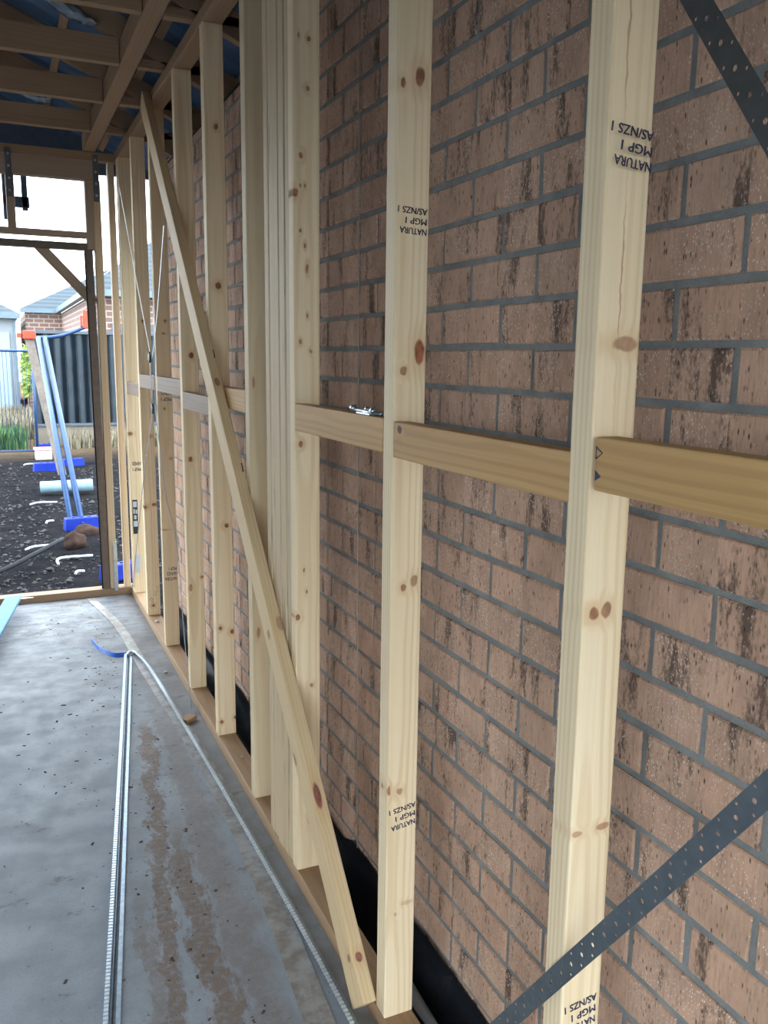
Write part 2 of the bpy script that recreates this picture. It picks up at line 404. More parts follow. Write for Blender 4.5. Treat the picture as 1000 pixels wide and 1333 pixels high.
for y0, y1, zc, m, k in NOGS:
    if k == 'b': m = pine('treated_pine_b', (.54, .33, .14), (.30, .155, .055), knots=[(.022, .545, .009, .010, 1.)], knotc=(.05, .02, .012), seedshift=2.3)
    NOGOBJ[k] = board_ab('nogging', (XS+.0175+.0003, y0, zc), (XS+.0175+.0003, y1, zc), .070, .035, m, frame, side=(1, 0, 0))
# ink stamps, printed upside down
def stamp(parent, xr, Y, ztop, wid, lines, lineh, size, tilt=0.):
    for k, body in enumerate(lines):
        me = text_me(body, size)
        b2 = bmesh.new(); b2.from_mesh(me); m2 = me.copy(); m2.transform(Matrix.Translation((size*.05, size*.02, 0))); b2.from_mesh(m2); b2.to_mesh(me); b2.free(); bpy.data.meshes.remove(m2)   # double strike thickens the print
        w0 = max(v.co.x for v in me.vertices)
        # reading direction runs to -x, letters stand on their heads
        fx = wid[k]/w0 if isinstance(wid, (list, tuple)) else wid/w0
        R = Matrix(((-fx, 0, 0, 0), (0, 0, -1, 0), (0, -1, 0, 0), (0, 0, 0, 1)))
        me.transform(R)
        o = link('ink_stamp', me, M_ink, parent)
        wp = Vector((xr, Y-.0003, ztop-lineh*k))
        o.location = wp - FL - parent.location
        o.rotation_euler.y = tilt
LN = ['AS/NZS 1', 'MGP 1', 'NATURA']
stamp(STUD['s3'], .766, .8792, 1.776, (.066, .050, .060), LN, .0185, .0165, .10)
stamp(STUD['s2'], .7665, 1.510, 1.774, (.062, .046, .058), LN, .0185, .0165, .05)
stamp(STUD['s2'], .7665, 1.510, .557, (.063, .048, .058), LN, .0195, .0165, -.15)
stamp(STUD['s3'], .7625, .8867, .565, (.058, .045, .056), LN, .0185, .0165, -.12)
stamp(STUD['C'], .766, 4.201, .455, (.04, .05, .060), ['MGP 1', 'AS/NZS', 'NATURA'], .026, .024, 0)
stamp(STUD['C'], .766, 4.201, 1.325, (.05, .05), ['AS/NZS', 'MGP 1'], .03, .024, 0)
stamp(STUD['A'], .766, 5.27, .86, (.05, .05), ['AS/NZS', 'MGP 1'], .035, .03, 0)
bm = bmesh.new()          # hand-scrawled mark near the foot of a stud
for pts in ([(.012, 0, .135), (.022, 0, .150), (.030, 0, .138), (.020, 0, .128), (.034, 0, .120)], [(.034, 0, .165), (.050, 0, .160), (.040, 0, .185), (.058, 0, .178), (.056, 0, .215)]):
    tube_bm(bm, pts, .0014, 5)
o = link('pencil_mark', done(bm, 'pencil_mark'), M_ink, STUD['B']); o.location = (0, 0, 0)
# two arrow marks on the end of the near nogging
for zc, fill in ((1.379, 0), (1.349, 1)):
    bm = bmesh.new()
    tri = [Vector((0, -.0125, 0)), Vector((0, .0, .0075)), Vector((0, .0, -.0075))]
    if fill: bm.faces.new([bm.verts.new(p) for p in tri])
    else: tube_bm(bm, tri+[tri[0], tri[0]+Vector((0, .012, -.008))], .0009, 5)
    o = link('arrow_mark', done(bm, 'arrow_mark'), M_ink, NOGOBJ['a'])
    # nogging object is rotated: put the mark in its local frame
    NOGOBJ['a'].rotation_mode = 'XYZ'
    mw = Matrix.LocRotScale(NOGOBJ['a'].location+FL, NOGOBJ['a'].rotation_euler, None)
    o.matrix_local = mw.inverted() @ Matrix.Translation((XS-.0003, .884, zc))

# ------------------------------------------------------------------ punched steel straps
def strap_mesh(name, L, wid=.030, thk=.0010, pitch=.0125):
    """flat strap along local z, face normal local -y, real punched holes"""
    bm = bmesh.new(); n = int(L/pitch); rows = [-.0095, 0, .0095]; rr = random.Random(3)
    def ring(cx, cz, r, hx, hz):
        sq = [(-hx, -hz), (0, -hz), (hx, -hz), (hx, 0), (hx, hz), (0, hz), (-hx, hz), (-hx, 0)]
        for yv, flip in ((0, False), (thk, True)):
            a = [bm.verts.new((cx+p[0], yv, cz+p[1])) for p in sq]
            b = [bm.verts.new((cx+r*math.cos(math.atan2(p[1], p[0])), yv, cz+r*math.sin(math.atan2(p[1], p[0])))) for p in sq]
            for i in range(8):
                k = (i+1) % 8; f = (a[i], a[k], b[k], b[i]); bm.faces.new(f[::-1] if flip else f)
            if not flip: b0 = b
        for i in range(8):
            k = (i+1) % 8; bm.faces.new((b0[i], b0[k], b[k], b[i]))
    def solid(cx, cz, hx, hz):
        for yv in (0, thk):
            bm.faces.new([bm.verts.new((cx+a, yv, cz+b)) for a, b in ((-hx, -hz), (hx, -hz), (hx, hz), (-hx, hz))])
    for i in range(n):
        cz = pitch*(i+.5)
        pat = i % 3
        for q, cx in enumerate((-wid/3, 0, wid/3)):
            hx = wid/6; hz = pitch/2
            if q == 1 and pat == 0: ring(cx, cz, .0034, hx, hz)
            elif q == 0 and pat == 1: ring(cx, cz, .0021, hx, hz)
            elif q == 2 and pat == 2: ring(cx, cz, .0022, hx, hz)
            else: solid(cx, cz, hx, hz)
    for s in (-1, 1):
        v = [bm.verts.new(p) for p in ((s*wid/2, 0, 0), (s*wid/2, thk, 0), (s*wid/2, thk, n*pitch), (s*wid/2, 0, n*pitch))]; bm.faces.new(v)
    bmesh.ops.remove_doubles(bm, verts=bm.verts, dist=1e-5)
    return done(bm, name)
def strap(name, a, b, mat, label, cat, wid=.030):
    a, b = Vector(a), Vector(b); d = b-a; z = d.normalized()
    y = Vector((1, 0, 0)); y = (y - z*y.dot(z)).normalized(); x = y.cross(z)
    o = link(name, strap_mesh(name, d.length, wid), mat)
    o.rotation_euler = Matrix(((x.x, y.x, z.x), (x.y, y.y, z.y), (x.z, y.z, z.z))).to_euler(); o.location = a
    return tag(o, label, cat)
strap('perforated_strap', (.6975, 1.115, .305), (.6975, .26, 1.505), M_steel, 'grey punched steel strap rising from low on the brick side past a stud', 'strap')
strap('perforated_strap', (.6955, 1.10, 2.335), (.6955, .26, 1.195), M_darksteel, 'dark punched steel strap slanting down from above over the brick face', 'strap')

# ------------------------------------------------------------------ leaning brace board
bw, bt = .088, .034
s2_ = math.sqrt(.5)
def brace_pt(t):      # lower edge runs z = Y - 1.605
    Yl, Zl = 1.605+t*s2_, t*s2_
    return Vector((.6985-bt/2, Yl - bw/2*s2_, Zl + bw/2*s2_))
bmesh_mat = pine('brace_pine', (.68, .515, .31), (.53, .37, .195), knots=[(.046, .475, .02, .036, 1., -.004, .010), (.044, .095, .012, .012, .95, .0, .009), (.02, .10, .012, .010, .7, -.017, .01), (.044, .97, .03, .025, .5, .01, .012), (.0, .96, .012, .016, .6, -.017, .01), (.044, 1.9, .012, .02, .8, 0, .01), (-.03, .60, .008, .02, .7, -.017, .01)], knotc=(.14, .055, .04), seedshift=.4)
bo = board_ab('brace_board', brace_pt(.005), brace_pt(3.66), bw, bt, bmesh_mat, None, side=(1, 0, 0), bev=.003)
tag(bo, 'long pine board nailed diagonally across the studs from floor to top plate', 'board')
for t, in ((1.52,), (2.02,)):
    p = brace_pt(t) + Vector((bt/2-.006, -.05*s2_, .05*s2_))
    tube('nail', [p + Vector((0, .012, -.012)), p, p+Vector((-.004, -.006, .012)), p+Vector((-.004, .004, .022))], .0016, M_black, bo, 6)
    bo.children[-1].location = Vector()
    ob = bo.children[-1]; ob.matrix_parent_inverse = Matrix.LocRotScale(bo.location, bo.rotation_euler, None).inverted(); ob.location = p + Vector((0, .012, -.012))

# ------------------------------------------------------------------ hoop-iron cross ties with tensioner
tie = empty('tension_tie', (.69, 4.30, 1.0), 'grey hoop-iron cross tie with clamps strung between the far studs', 'wall tie')
def tie_leg(pts, m, r=.0052):
    bm = bmesh.new(); P = smoothline(pts, 5)
    for i in range(len(P)-1):
        pass
    L = [Vector(p)-tie.location for p in P]; n = []
    for p in L:
        n.append([bm.verts.new(p+Vector((a, b, 0))) for a, b in ((0, -r*1.6), (.0012, -r*1.6), (.0012, r*1.6), (0, r*1.6))])
    for i in range(len(n)-1):
        for k in range(4): bm.faces.new((n[i][k], n[i][(k+1) % 4], n[i+1][(k+1) % 4], n[i+1][k]))
    link('hoop_strip', done(bm, 'hoop_strip'), m, tie)
M_hoop = plain('hoop_iron', (.20, .22, .25), .4, .7, .2, 60)
tie_leg([(.69, 5.17, 2.42), (.69, 4.76, 1.98), (.69, 4.42, 1.62), (.69, 4.31, 1.50)], M_hoop)
tie_leg([(.69, 3.84, 2.04), (.69, 4.06, 1.71), (.69, 4.22, 1.52), (.69, 4.30, 1.46)], M_hoop)
tie_leg([(.688, 4.31, 1.50), (.685, 4.30, 1.40), (.685, 4.275, 1.30), (.688, 4.27, 1.245)], M_darksteel, .007)
tie_leg([(.69, 4.29, 1.24), (.69, 4.52, 1.00), (.69, 4.75, .75), (.69, 5.30, .07)], M_hoop)
tie_leg([(.69, 4.22, 1.26), (.69, 4.03, .87), (.69, 3.78, .68), (.69, 3.66, .27), (.672, 3.45, .012)], M_hoop)
for zc, yc in ((1.485, 4.305), (1.24, 4.27)):
    o = link('clamp', box_me('clamp', -.007, .004, -.022, .022, -.02, .02, .004), M_darksteel, tie)
    o.location = Vector((.687, yc, zc)) - tie.location; o.rotation_euler.x = .5

# ------------------------------------------------------------------ end wall with the doorway
EW0, EW1 = 5.43, 5.50
ew = empty('doorway_wall_frame', (.1, 5.465, 0), 'timber end wall frame around the open doorway with lintel above', 'wall frame')
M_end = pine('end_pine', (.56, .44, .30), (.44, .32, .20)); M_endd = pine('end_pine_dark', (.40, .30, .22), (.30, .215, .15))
def ebox(name, x0, x1, z0, z1, m, y0=EW0, y1=EW1, horizontal=False):
    if horizontal:
        return board_ab(name, (x0, (y0+y1)/2, (z0+z1)/2), (x1, (y0+y1)/2, (z0+z1)/2), z1-z0, y1-y0, m, ew, side=(0, 1, 0))
    return board_ab(name, ((x0+x1)/2, (y0+y1)/2, z0), ((x0+x1)/2, (y0+y1)/2, z1), x1-x0, y1-y0, m, ew, side=(0, 1, 0))
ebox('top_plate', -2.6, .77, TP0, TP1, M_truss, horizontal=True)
ebox('lintel', -2.6, .614, 2.488, TP0, M_endd, horizontal=True)
ebox('head_plate', -2.6, .530, 2.165, 2.198, M_endd, horizontal=True)
ebox('bottom_plate', -2.6, .77, 0, .045, M_plate_end, y0=5.43, y1=5.52, horizontal=True)
ebox('jamb_stud', .575, .618, .045, 2.488, M_end)
ebox('jack_stud', .532, .575, 2.10, 2.488, M_endd)
ebox('corner_stud', .664, .700, .045, TP0, M_end); ebox('corner_stud', .722, .765, .045, TP0, M_end)
ebox('cripple_stud', .112, .156, 2.198, 2.488, M_endd)
ebox('stud', -2.55, -2.50, .045, 2.488, M_end)
for x, z0, z1 in ((.133, 2.36, 2.62), (.596, 2.37, 2.63)):
    o = ebox('fixing_strap', x-.015, x+.015, z0, z1, M_steel, y0=5.4265, y1=5.4290)
    for k in range(4):
        b = link('bolt_head', box_me('bolt_head', -.007, .007, -.004, 0, -.007, .007, .002), M_galv, o)
        b.matrix_parent_inverse = Matrix.LocRotScale(o.location, o.rotation_euler, None).inverted()
        b.location = Vector((x, 5.4262, z1-.03-.065*k)) - ew.location
o = ebox('fixing_strap', .598, .622, .03, .345, M_galv, y0=5.422, y1=5.4285)
for k in range(4):
    b = link('bolt_head', box_me('bolt_head', -.009, .009, -.005, 0, -.009, .009, .003), M_galv, o)
    b.matrix_parent_inverse = Matrix.LocRotScale(o.location, o.rotation_euler, None).inverted()
    b.location = Vector((.610, 5.4215, .05+.085*k)) - ew.location

df = empty('door_frame', (0, 5.46, .045), 'brown door frame with a diagonal corner batten in the end wall opening', 'door frame')
def dbox(name, x0, x1, z0, z1, m=M_frame, y0=5.432, y1=5.50, tiltend=None):
    a = Vector(((x0+x1)/2, (y0+y1)/2, z0)); b = Vector(((x0+x1)/2 + (tiltend or 0), (y0+y1)/2, z1))
    return board_ab(name, a, b, x1-x0, y1-y0, m, df, side=(0, 1, 0))
dbox('jamb', .530, .574, .045, 2.10, tiltend=-.012)
dbox('jamb', -2.45, -2.405, .045, 2.10)
board_ab('frame_head', (-2.45, 5.466, 2.116), (.562, 5.466, 2.116), .038, .068, M_frame, df, side=(0, 1, 0))
board_ab('weather_seal', (.527, 5.428, .05), (.515, 5.428, 2.09), .007, .006, M_black, df, side=(0, 1, 0), bev=0)
board_ab('corner_batten', (.262, 5.513, 2.125), (.565, 5.513, 1.800), .060, .022, M_endd, df, side=(0, 1, 0))

br = empty('hanging_bracket', (.17, 5.56, 2.5), 'dark blue steel bracket hanging beneath the doorway lintel outside', 'bracket')
M_brk = plain('blue_grey_steel', (.06, .10, .17), .5, .3, .2, 20)
for nm, x0, x1, z0, z1 in (('drop_arm', .196, .228, 2.31, 2.60), ('cross_arm', .10, .236, 2.325, 2.385), ('side_plate', .095, .118, 2.255, 2.60)):
    o = link(nm, box_me(nm, x0-.17, x1-.17, -.012, .012, z0-2.5, z1-2.5, .003), M_brk, br)

# ------------------------------------------------------------------ roof trusses
PITCHR = math.tan(math.radians(22.5))
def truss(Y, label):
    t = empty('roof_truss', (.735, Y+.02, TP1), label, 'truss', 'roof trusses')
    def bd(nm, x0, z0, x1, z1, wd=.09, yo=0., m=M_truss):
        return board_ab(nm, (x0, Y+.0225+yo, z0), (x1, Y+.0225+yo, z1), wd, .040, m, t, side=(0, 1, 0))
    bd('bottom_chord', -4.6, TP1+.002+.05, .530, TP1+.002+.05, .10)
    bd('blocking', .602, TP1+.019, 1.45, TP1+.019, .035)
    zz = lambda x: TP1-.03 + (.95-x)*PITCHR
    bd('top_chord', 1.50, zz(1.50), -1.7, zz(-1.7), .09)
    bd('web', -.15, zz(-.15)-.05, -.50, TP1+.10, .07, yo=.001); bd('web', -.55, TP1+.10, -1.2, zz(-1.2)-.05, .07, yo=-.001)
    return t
for Y, lb in ((4.950, 'pine roof truss over the room, first from the doorway wall'), (4.375, 'pine roof truss over the room, second from the doorway wall'),
              (3.800, 'pine roof truss over the room, third from the doorway wall'), (3.215, 'pine roof truss over the room, fourth from the doorway wall'), (2.62, 'pine roof truss over the room, fifth from the doorway wall')):
    truss(Y, lb)
led = board_ab('ceiling_runner', (.566, 1.2, TP1+.048), (.566, 5.46, TP1+.048), .090, .068, M_truss, None, side=(1, 0, 0))
tag(led, 'long pine runner under the trusses parallel to the stud wall', 'beam')
# roof skin: blue foil over battens
def sark():
    t = NT('blue_roof_foil'); P = t.pos()
    f = t.noise(t.vm('MULTIPLY', P, (3., 9., 3.)), 1, 4, .6)
    cc = t.mix(t.mr(f, .3, .7), (.05, .11, .22), (.10, .19, .33))
    t.bump(f, .6, .02); return t.out(cc, .45, .25)
bm = bmesh.new()
zz = lambda x: TP1+.035 + (.95-x)*PITCHR
xs_ = [1.55, .95, .2, -.6, -1.5, -2.2]; 
prof = [(x, zz(x)) for x in xs_] + [(-4.8, zz(-2.2)-(4.8-2.2)*PITCHR)]
rv = []
for (x, z) in prof:
    rv.append([bm.verts.new((x, y, z+dz)) for y, dz in ((-2.7, 0), (6.1, 0), (6.1, .06), (-2.7, .06))])
for i in range(len(rv)-1):
    for k in range(4): bm.faces.new((rv[i][k], rv[i][(k+1) % 4], rv[i+1][(k+1) % 4], rv[i+1][k]))
bm.faces.new(rv[0]); bm.faces.new(rv[-1])
roof = link('ceiling', done(bm, 'ceiling'), sark()); roof['kind'] = 'structure'
for x in (1.35, 1.02, .69, .36, .03, -.30, -.63):
    b = board_ab('roof_batten', (x, 1.0, zz(x)-.012), (x, 6.0, zz(x)-.012), .035, .022, M_truss, roof, side=(PITCHR, 0, 1), bev=0)
# soffit board outside the brick wall head
so = box('trim_1', 1.03, 1.56, -2.2, 6.1, 2.30, 2.315, plain('soffit_sheet', (.10, .14, .19), .6), None, bev=0); so['kind'] = 'structure'
fa = box('trim_2', 1.56, 1.585, -2.2, 6.1, 2.28, 2.45, M_endd, None, bev=.002); fa['kind'] = 'structure'
# crumpled pieces of foil hanging in the roof
def crumple(name, pts, wid, mat, label, cat, group=None):
    bm = bmesh.new(); P = smoothline(pts, 7); o0 = P[0]; rows = []
    for i, p in enumerate(P):
        d = (P[min(i+1, len(P)-1)]-P[max(i-1, 0)]).normalized(); a = d.cross(Vector((0, 1, 0))).normalized()
        s = math.sin(PI*(i+.6)/(len(P)+.2)); row = []
        for k in range(7):
            u = (k/6-.5); q = p + a*u*wid*s + Vector((0, 1, 0))*(.03*noise.noise(Vector((i*.45, k*.9, 2.)))-.02*math.cos(u*5))
            row.append(bm.verts.new(q-o0))
        rows.append(row)
    for i in range(len(rows)-1):
        for k in range(6): bm.faces.new((rows[i][k], rows[i][k+1], rows[i+1][k+1], rows[i+1][k]))
    g = bmesh.ops.solidify(bm, geom=list(bm.faces), thickness=.002)
    o = link(name, done(bm, name, True), mat); o.location = o0; return tag(o, label, cat, group)
M_foil = plain('pale_wrap', (.50, .60, .68), .35, .3, .2, 25, .4)
crumple('wrap_scrap', [(.20, 3.785, 2.875), (.29, 3.785, 2.84), (.37, 3.785, 2.80), (.445, 3.785, 2.77)], .055, M_foil, 'twisted scrap of pale plastic wrap caught above a truss chord', 'plastic scrap')
crumple('wrap_scrap', [(.14, 4.93, 2.80), (.21, 4.93, 2.795), (.29, 4.93, 2.775), (.34, 4.93, 2.76)], .055, M_foil, 'small pale blue scrap of wrap on the truss chord nearest the doorway', 'plastic scrap')

# ------------------------------------------------------------------ cavity: membrane and grey pipe
bm = bmesh.new(); rows = []
N = 70
for i in range(N+1):
    y = .3 + 4.9*i/N; row = []
    top = .055 + .03*noise.noise(Vector((y*1.3, 3, 0))) - (.03 if y > 2.2 else 0)
    for (x, z) in ((.901, top), (.893, top-.06), (.880, -.04), (.862, -.12), (.835, -.17), (.806, -.15), (.796, -.05), (.794, .012)):
        row.append(bm.verts.new((x + .006*noise.noise(Vector((y*4, z*12, 1))), y, z+.01*noise.noise(Vector((y*5, x*30, 7))))))
    rows.append(row)
for i in range(N):
    for k in range(7): bm.faces.new((rows[i][k], rows[i][k+1], rows[i+1][k+1], rows[i+1][k]))
bmesh.ops.solidify(bm, geom=list(bm.faces), thickness=-.0015)
t = NT('black_membrane'); f_ = t.noise(t.pos(), 25, 3, .6); t.bump(f_, .6, .006); M_mem = t.out((.032, .040, .052), .5)
mem = link('damp_membrane', done(bm, 'damp_membrane', True), M_mem)
tag(mem, 'black plastic damp membrane in the gap between bottom plate and bricks', 'membrane')
gp = tube('drain_pipe', [(.828, 1.05, -.085), (.828, 1.60, -.055), (.830, 1.76, -.045)], .030, plain('grey_pvc', (.30, .32, .34), .45, 0, .1, 14), None, 16)
tag(gp, 'short grey plastic pipe lying in the wall cavity', 'pipe')

# string line and loose bolts
st = tube('string_line', [(.868, 2.10, 2.40), (.868, 2.09, 1.2), (.868, 2.075, .10)], .0013, plain('pale_string', (.42, .36, .30), .9), None, 5)
tag(st, 'thin pale string line hanging plumb in front of the bricks', 'string')
bolt = empty('anchor_bolt', (.718, 1.62, 1.3775), 'shiny galvanised anchor bolts lying on top of a brown nogging', 'bolt')
for nm, a, b, r in (('shank', (.716, 1.600, 1.382), (.718, 1.76, 1.382), .0045), ('shank', (.728, 1.585, 1.382), (.727, 1.70, 1.382), .0045)):
    tube(nm, [a, b], r, M_galv, bolt, 8)
for y, x in ((1.752, .718), (1.69, .727), (1.64, .717)):
    tube('nut', [(x, y, 1.3855), (x, y+.012, 1.3855)], .0078, M_galv, bolt, 6)
o = link('washer_plate', box_me('washer_plate', -.014, .010, -.035, .035, 0, .004, .001), M_galv, bolt); o.location = Vector((.7145, 1.665, 1.3775))-bolt.location

# ------------------------------------------------------------------ tag and label on the far stud
tg = empty('barcode_tag', (.72, 5.262, .63), 'black and white barcode tag hanging on the far double stud', 'tag')
o = link('tag_strip', box_me('tag_strip', -.0145, .0145, -.002, 0, -.21, 0, .001), plain('tag_black', (.02, .02, .02), .5), tg)
for z0, z1, x0, x1 in ((-.045, -.01, -.012, .010), (-.085, -.055, -.012, -.002), (-.085, -.06, .002, .011), (-.120, -.095, -.008, .006), (-.165, -.130, -.012, .012)):
    p = link('tag_print', box_me('tag_print', x0, x1, -.0026, -.002, z0, z1), M_white, tg)
stk = link('white_sticker', box_me('white_sticker', -.014, .014, -.002, 0, -.055, .055, .0005), M_white)
stk.location = (.7245, 5.2695, .23); stk.rotation_euler.y = .08
tag(stk, 'plain white sticker low on the far double stud', 'sticker')

# ------------------------------------------------------------------ things on the slab
def ribbon(name, left, right, z, thk, mat):
    bm = bmesh.new(); L = smoothline([(x, y, z) for x, y in left], 5); R = smoothline([(x, y, z) for x, y in right], 5)
    n = len(L); o0 = Vector(L[0])
    vs = [[bm.verts.new(Vector(p)-o0) for p in (L[i], R[i], R[i]+Vector((0, 0, thk)), L[i]+Vector((0, 0, thk)))] for i in range(n)]
    for i in range(n-1):
        for k in range(4): bm.faces.new((vs[i][k], vs[i][(k+1) % 4], vs[i+1][(k+1) % 4], vs[i+1][k]))
    bm.faces.new(vs[0]); bm.faces.new(vs[-1])
    o = link(name, done(bm, name), mat); o.location = o0; return o
t = NT('dusty_film'); P = t.pos(); f = t.noise(P, 14, 5, .7)
M_film = t.out(t.mix(t.mr(f, .35, .65), (.20, .17, .15), (.33, .33, .33)), .45)
LE = [(.425, 5.40), (.512, 4.78), (.545, 3.95), (.579, 3.29), (.595, 2.69), (.586, 2.17), (.552, 1.65), (.52, 1.2)]
fl = ribbon('flat_strip', LE, [(x+.045+.006*(5.4-y), y) for x, y in LE], .0006, .0022, M_film)
tag(fl, 'long flat dusty grey strip lying on the slab from the doorway along the wall', 'strip')
# bent galvanised angle: two long legs that meet at the fold
ang = empty('bent_steel_angle', (.535, 4.24, .004), 'galvanised steel angle with punched edge bent back on itself on the slab', 'steel angle')
M_ang = plain('angle_steel', (.30, .37, .45), .38, .9, .15, 60)
def angle_leg(nm, pts, side, w=.024, h=.016):
    P = smoothline([(x, y, .0035) for x, y in pts], 8)
    # resample every 13 mm
    S = [P[0]]; acc = 0
    for i in range(1, len(P)):
        seg = (P[i]-P[i-1]); L = seg.length; d = 0
        while acc + (L-d) >= .013:
            d += .013-acc; acc = 0; S.append(P[i-1] + seg*(d/L))
        acc += L-d
    bm = bmesh.new(); bt = bmesh.new(); prev = None; o0 = ang.location
    for i, p in enumerate(S):
        t_ = (S[min(i+1, len(S)-1)]-S[max(i-1, 0)]).normalized(); a = Vector((t_.y, -t_.x, 0))*side   # across
        q = [p, p+a*w, p+a*w+Vector((0, 0, .0016)), p+a*w*.62+Vector((0, 0, .0016)), p+a*w*.45+Vector((0, 0, .007)), p+a*w*.28+Vector((0, 0, .0016)), p+a*.0045+Vector((0, 0, .0016)), p+a*.003+Vector((0, 0, h)), p+Vector((0, 0, h))]
        ring = [bm.verts.new(v-o0) for v in q]
        if prev:
            for k in range(9): bm.faces.new((prev[k], prev[(k+1) % 9], ring[(k+1) % 9], ring[k]))
        else: bm.faces.new(ring)
        prev = ring
        if i % 1 == 0 and i < len(S)-1:      # punched lug standing on the edge
            c = p - o0 + Vector((0, 0, h-.001)) + t_*.0065
            v = [bt.verts.new(c + t_*u*.0038 + a*s*.0052 - a*.0035 + Vector((0, 0, zz_))) for zz_ in (0, .004) for (u, s) in ((-1, -1), (1, -1), (1, 1), (-1, 1))]
            for f in ((0,3,2,1),(4,5,6,7),(0,1,5,4),(1,2,6,5),(2,3,7,6),(3,0,4,7)): bt.faces.new([v[k] for k in f])
    bm.faces.new(prev)
    o = link(nm, done(bm, nm), M_ang, ang)
    e = link('punched_edge', done(bt, 'punched_edge'), plain('bright_zinc', (.72, .80, .88), .3, .55, .08, 90), o); e['kind'] = 'stuff'
angle_leg('angle_leg', [(.508, 4.235), (.390, 3.445), (.265, 2.62), (.140, 1.794), (.05, 1.20)], -1, .028)
angle_leg('angle_leg', [(.556, 4.250), (.585, 4.00), (.612, 3.28), (.632, 2.62), (.640, 2.19), (.645, 1.865), (.645, 1.59), (.640, 1.15)], -1, .016)
fold = [( .513, 4.235, .012), (.524, 4.262, .014), (.543, 4.270, .014), (.560, 4.246, .012)]
bm = bmesh.new(); tube_bm(bm, [p-ang.location for p in smoothline(fold, 5)], .009, 7)
link('fold', done(bm, 'fold', True), M_galv, ang)
# blue strapping curl
bm = bmesh.new(); P = smoothline([(.375, 4.56, .012), (.378, 4.46, .02), (.40, 4.35, .018), (.452, 4.262, .012), (.512, 4.248, .010)], 6)
rows = [[bm.verts.new(p-P[0]+v) for v in (Vector((-.002, -.010, -.008)), Vector((.002, -.010, -.008)), Vector((.002, .010, .010)), Vector((-.002, .010, .010)))] for p in P]
for i in range(len(rows)-1):
    for k in range(4): bm.faces.new((rows[i][k], rows[i][(k+1) % 4], rows[i+1][(k+1) % 4], rows[i+1][k]))
bm.faces.new(rows[0]); bm.faces.new(rows[-1])
o = link('packing_strap', done(bm, 'packing_strap'), plain('blue_strap', (.02, .13, .55), .4)); o.location = P[0]
tag(o, 'curl of blue plastic packing strap beside the fold in the steel', 'strap')
# pale blue board end at the left
pb = board_ab('blue_board', (-.30, 3.55, .030), (.015, 5.33, .075), .085, .018, plain('pale_blue_paint', (.10, .27, .44), .55, 0, .06, 30, 0, .2), None, side=(0, 0, 1))
tag(pb, 'pale blue plastic board lying on the slab with its end near the doorway', 'board')
o = ribbon('tape_tail', [(.01, 5.30), (.06, 5.27), (.12, 5.275)], [(.01, 5.335), (.06, 5.30), (.12, 5.285)], .075, .001, M_white)
o.parent = pb; o.matrix_parent_inverse = Matrix.LocRotScale(pb.location, pb.rotation_euler, None).inverted()
oc = link('timber_offcut', box_me('timber_offcut', -.03, .03, -.022, .022, 0, .018, .003), M_plate); oc.location = (.640, 3.36, .0005); oc.rotation_euler.z = .6
tag(oc, 'small timber offcut lying against the bottom plate', 'offcut')
for k, (x, y, r) in enumerate(((.652, 3.95, .008), (.735, 2.86, .006), (.725, 4.62, .012))):
    o = link('mortar_crumb', box_me('mortar_crumb', -r, r, -r*.7, r*.7, 0, r, r*.3), plain('crumb', (.5, .45, .38), .9)); o.location = (x, y, .0452 if x > .70 else .0005); o.rotation_euler.z = k
    tag(o, ['pale mortar crumb on the slab beside the plate', 'tiny pale crumb on the bottom plate between studs', 'larger pale crumb on the bottom plate by the far studs'][k], 'crumb')
# dirt flecks nobody could count
rr = random.Random(11); bm = bmesh.new()
for k in range(700):
    x = rr.uniform(-1.2, .69); y = rr.uniform(1.2, 5.35)
    if rr.random() < .45: x = rr.gauss(.42, .12); 
    if x > .50: continue
    s = min(abs(rr.gauss(0, .0016)), .005)+.0009; a = rr.uniform(0, PI); ca, sa = math.cos(a), math.sin(a); l = rr.uniform(1, 2.8)
    v = []
    for zc, q in ((0, 1), (s*.5, .6)):
        for (u, w_) in ((-1, -1), (1, -1), (1, 1), (-1, 1)):
            v.append(bm.verts.new((x + (u*l*ca - w_*sa)*s*q, y + (u*l*sa + w_*ca)*s*q, zc)))
    for f in ((4,5,6,7),(0,1,5,4),(1,2,6,5),(2,3,7,6),(3,0,4,7)): bm.faces.new([v[i] for i in f])
df_ = link('dirt_flecks', done(bm, 'dirt_flecks'), plain('dirt', (.075, .055, .045), .9, 0, .3, 40))
tag(df_, 'dark crumbs of dirt and leaf litter scattered over the slab', 'dirt', kind='stuff')

# ------------------------------------------------------------------ outside: ground
GZ = -.25
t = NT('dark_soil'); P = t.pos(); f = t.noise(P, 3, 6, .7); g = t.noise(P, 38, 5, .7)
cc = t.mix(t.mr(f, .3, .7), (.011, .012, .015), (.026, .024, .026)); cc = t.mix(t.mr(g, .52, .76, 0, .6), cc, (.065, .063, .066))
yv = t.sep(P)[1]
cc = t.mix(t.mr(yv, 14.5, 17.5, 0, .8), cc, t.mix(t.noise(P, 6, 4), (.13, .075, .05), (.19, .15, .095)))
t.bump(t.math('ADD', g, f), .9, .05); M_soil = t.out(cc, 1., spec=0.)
bm = bmesh.new(); rows = []
xsg = [-30, -16, -9, -5] + [-4+.25*i for i in range(36)] + [6, 9, 14, 20, 30]
ysg = [-30, -16, -8, -4, 0, 3, 5] + [5.3+.22*i for i in range(70)] + [22, 26, 32, 45, 60]
for y in ysg:
    row = []
    for x in xsg:
        h = .05*noise.noise(Vector((x*.9, y*.9, 0))) + .03*noise.noise(Vector((x*3, y*3, 4))) if (y > 5.7 and -4 < x < 5 and y < 21) else 0
        row.append(bm.verts.new((x, y, GZ+h)))
    rows.append(row)
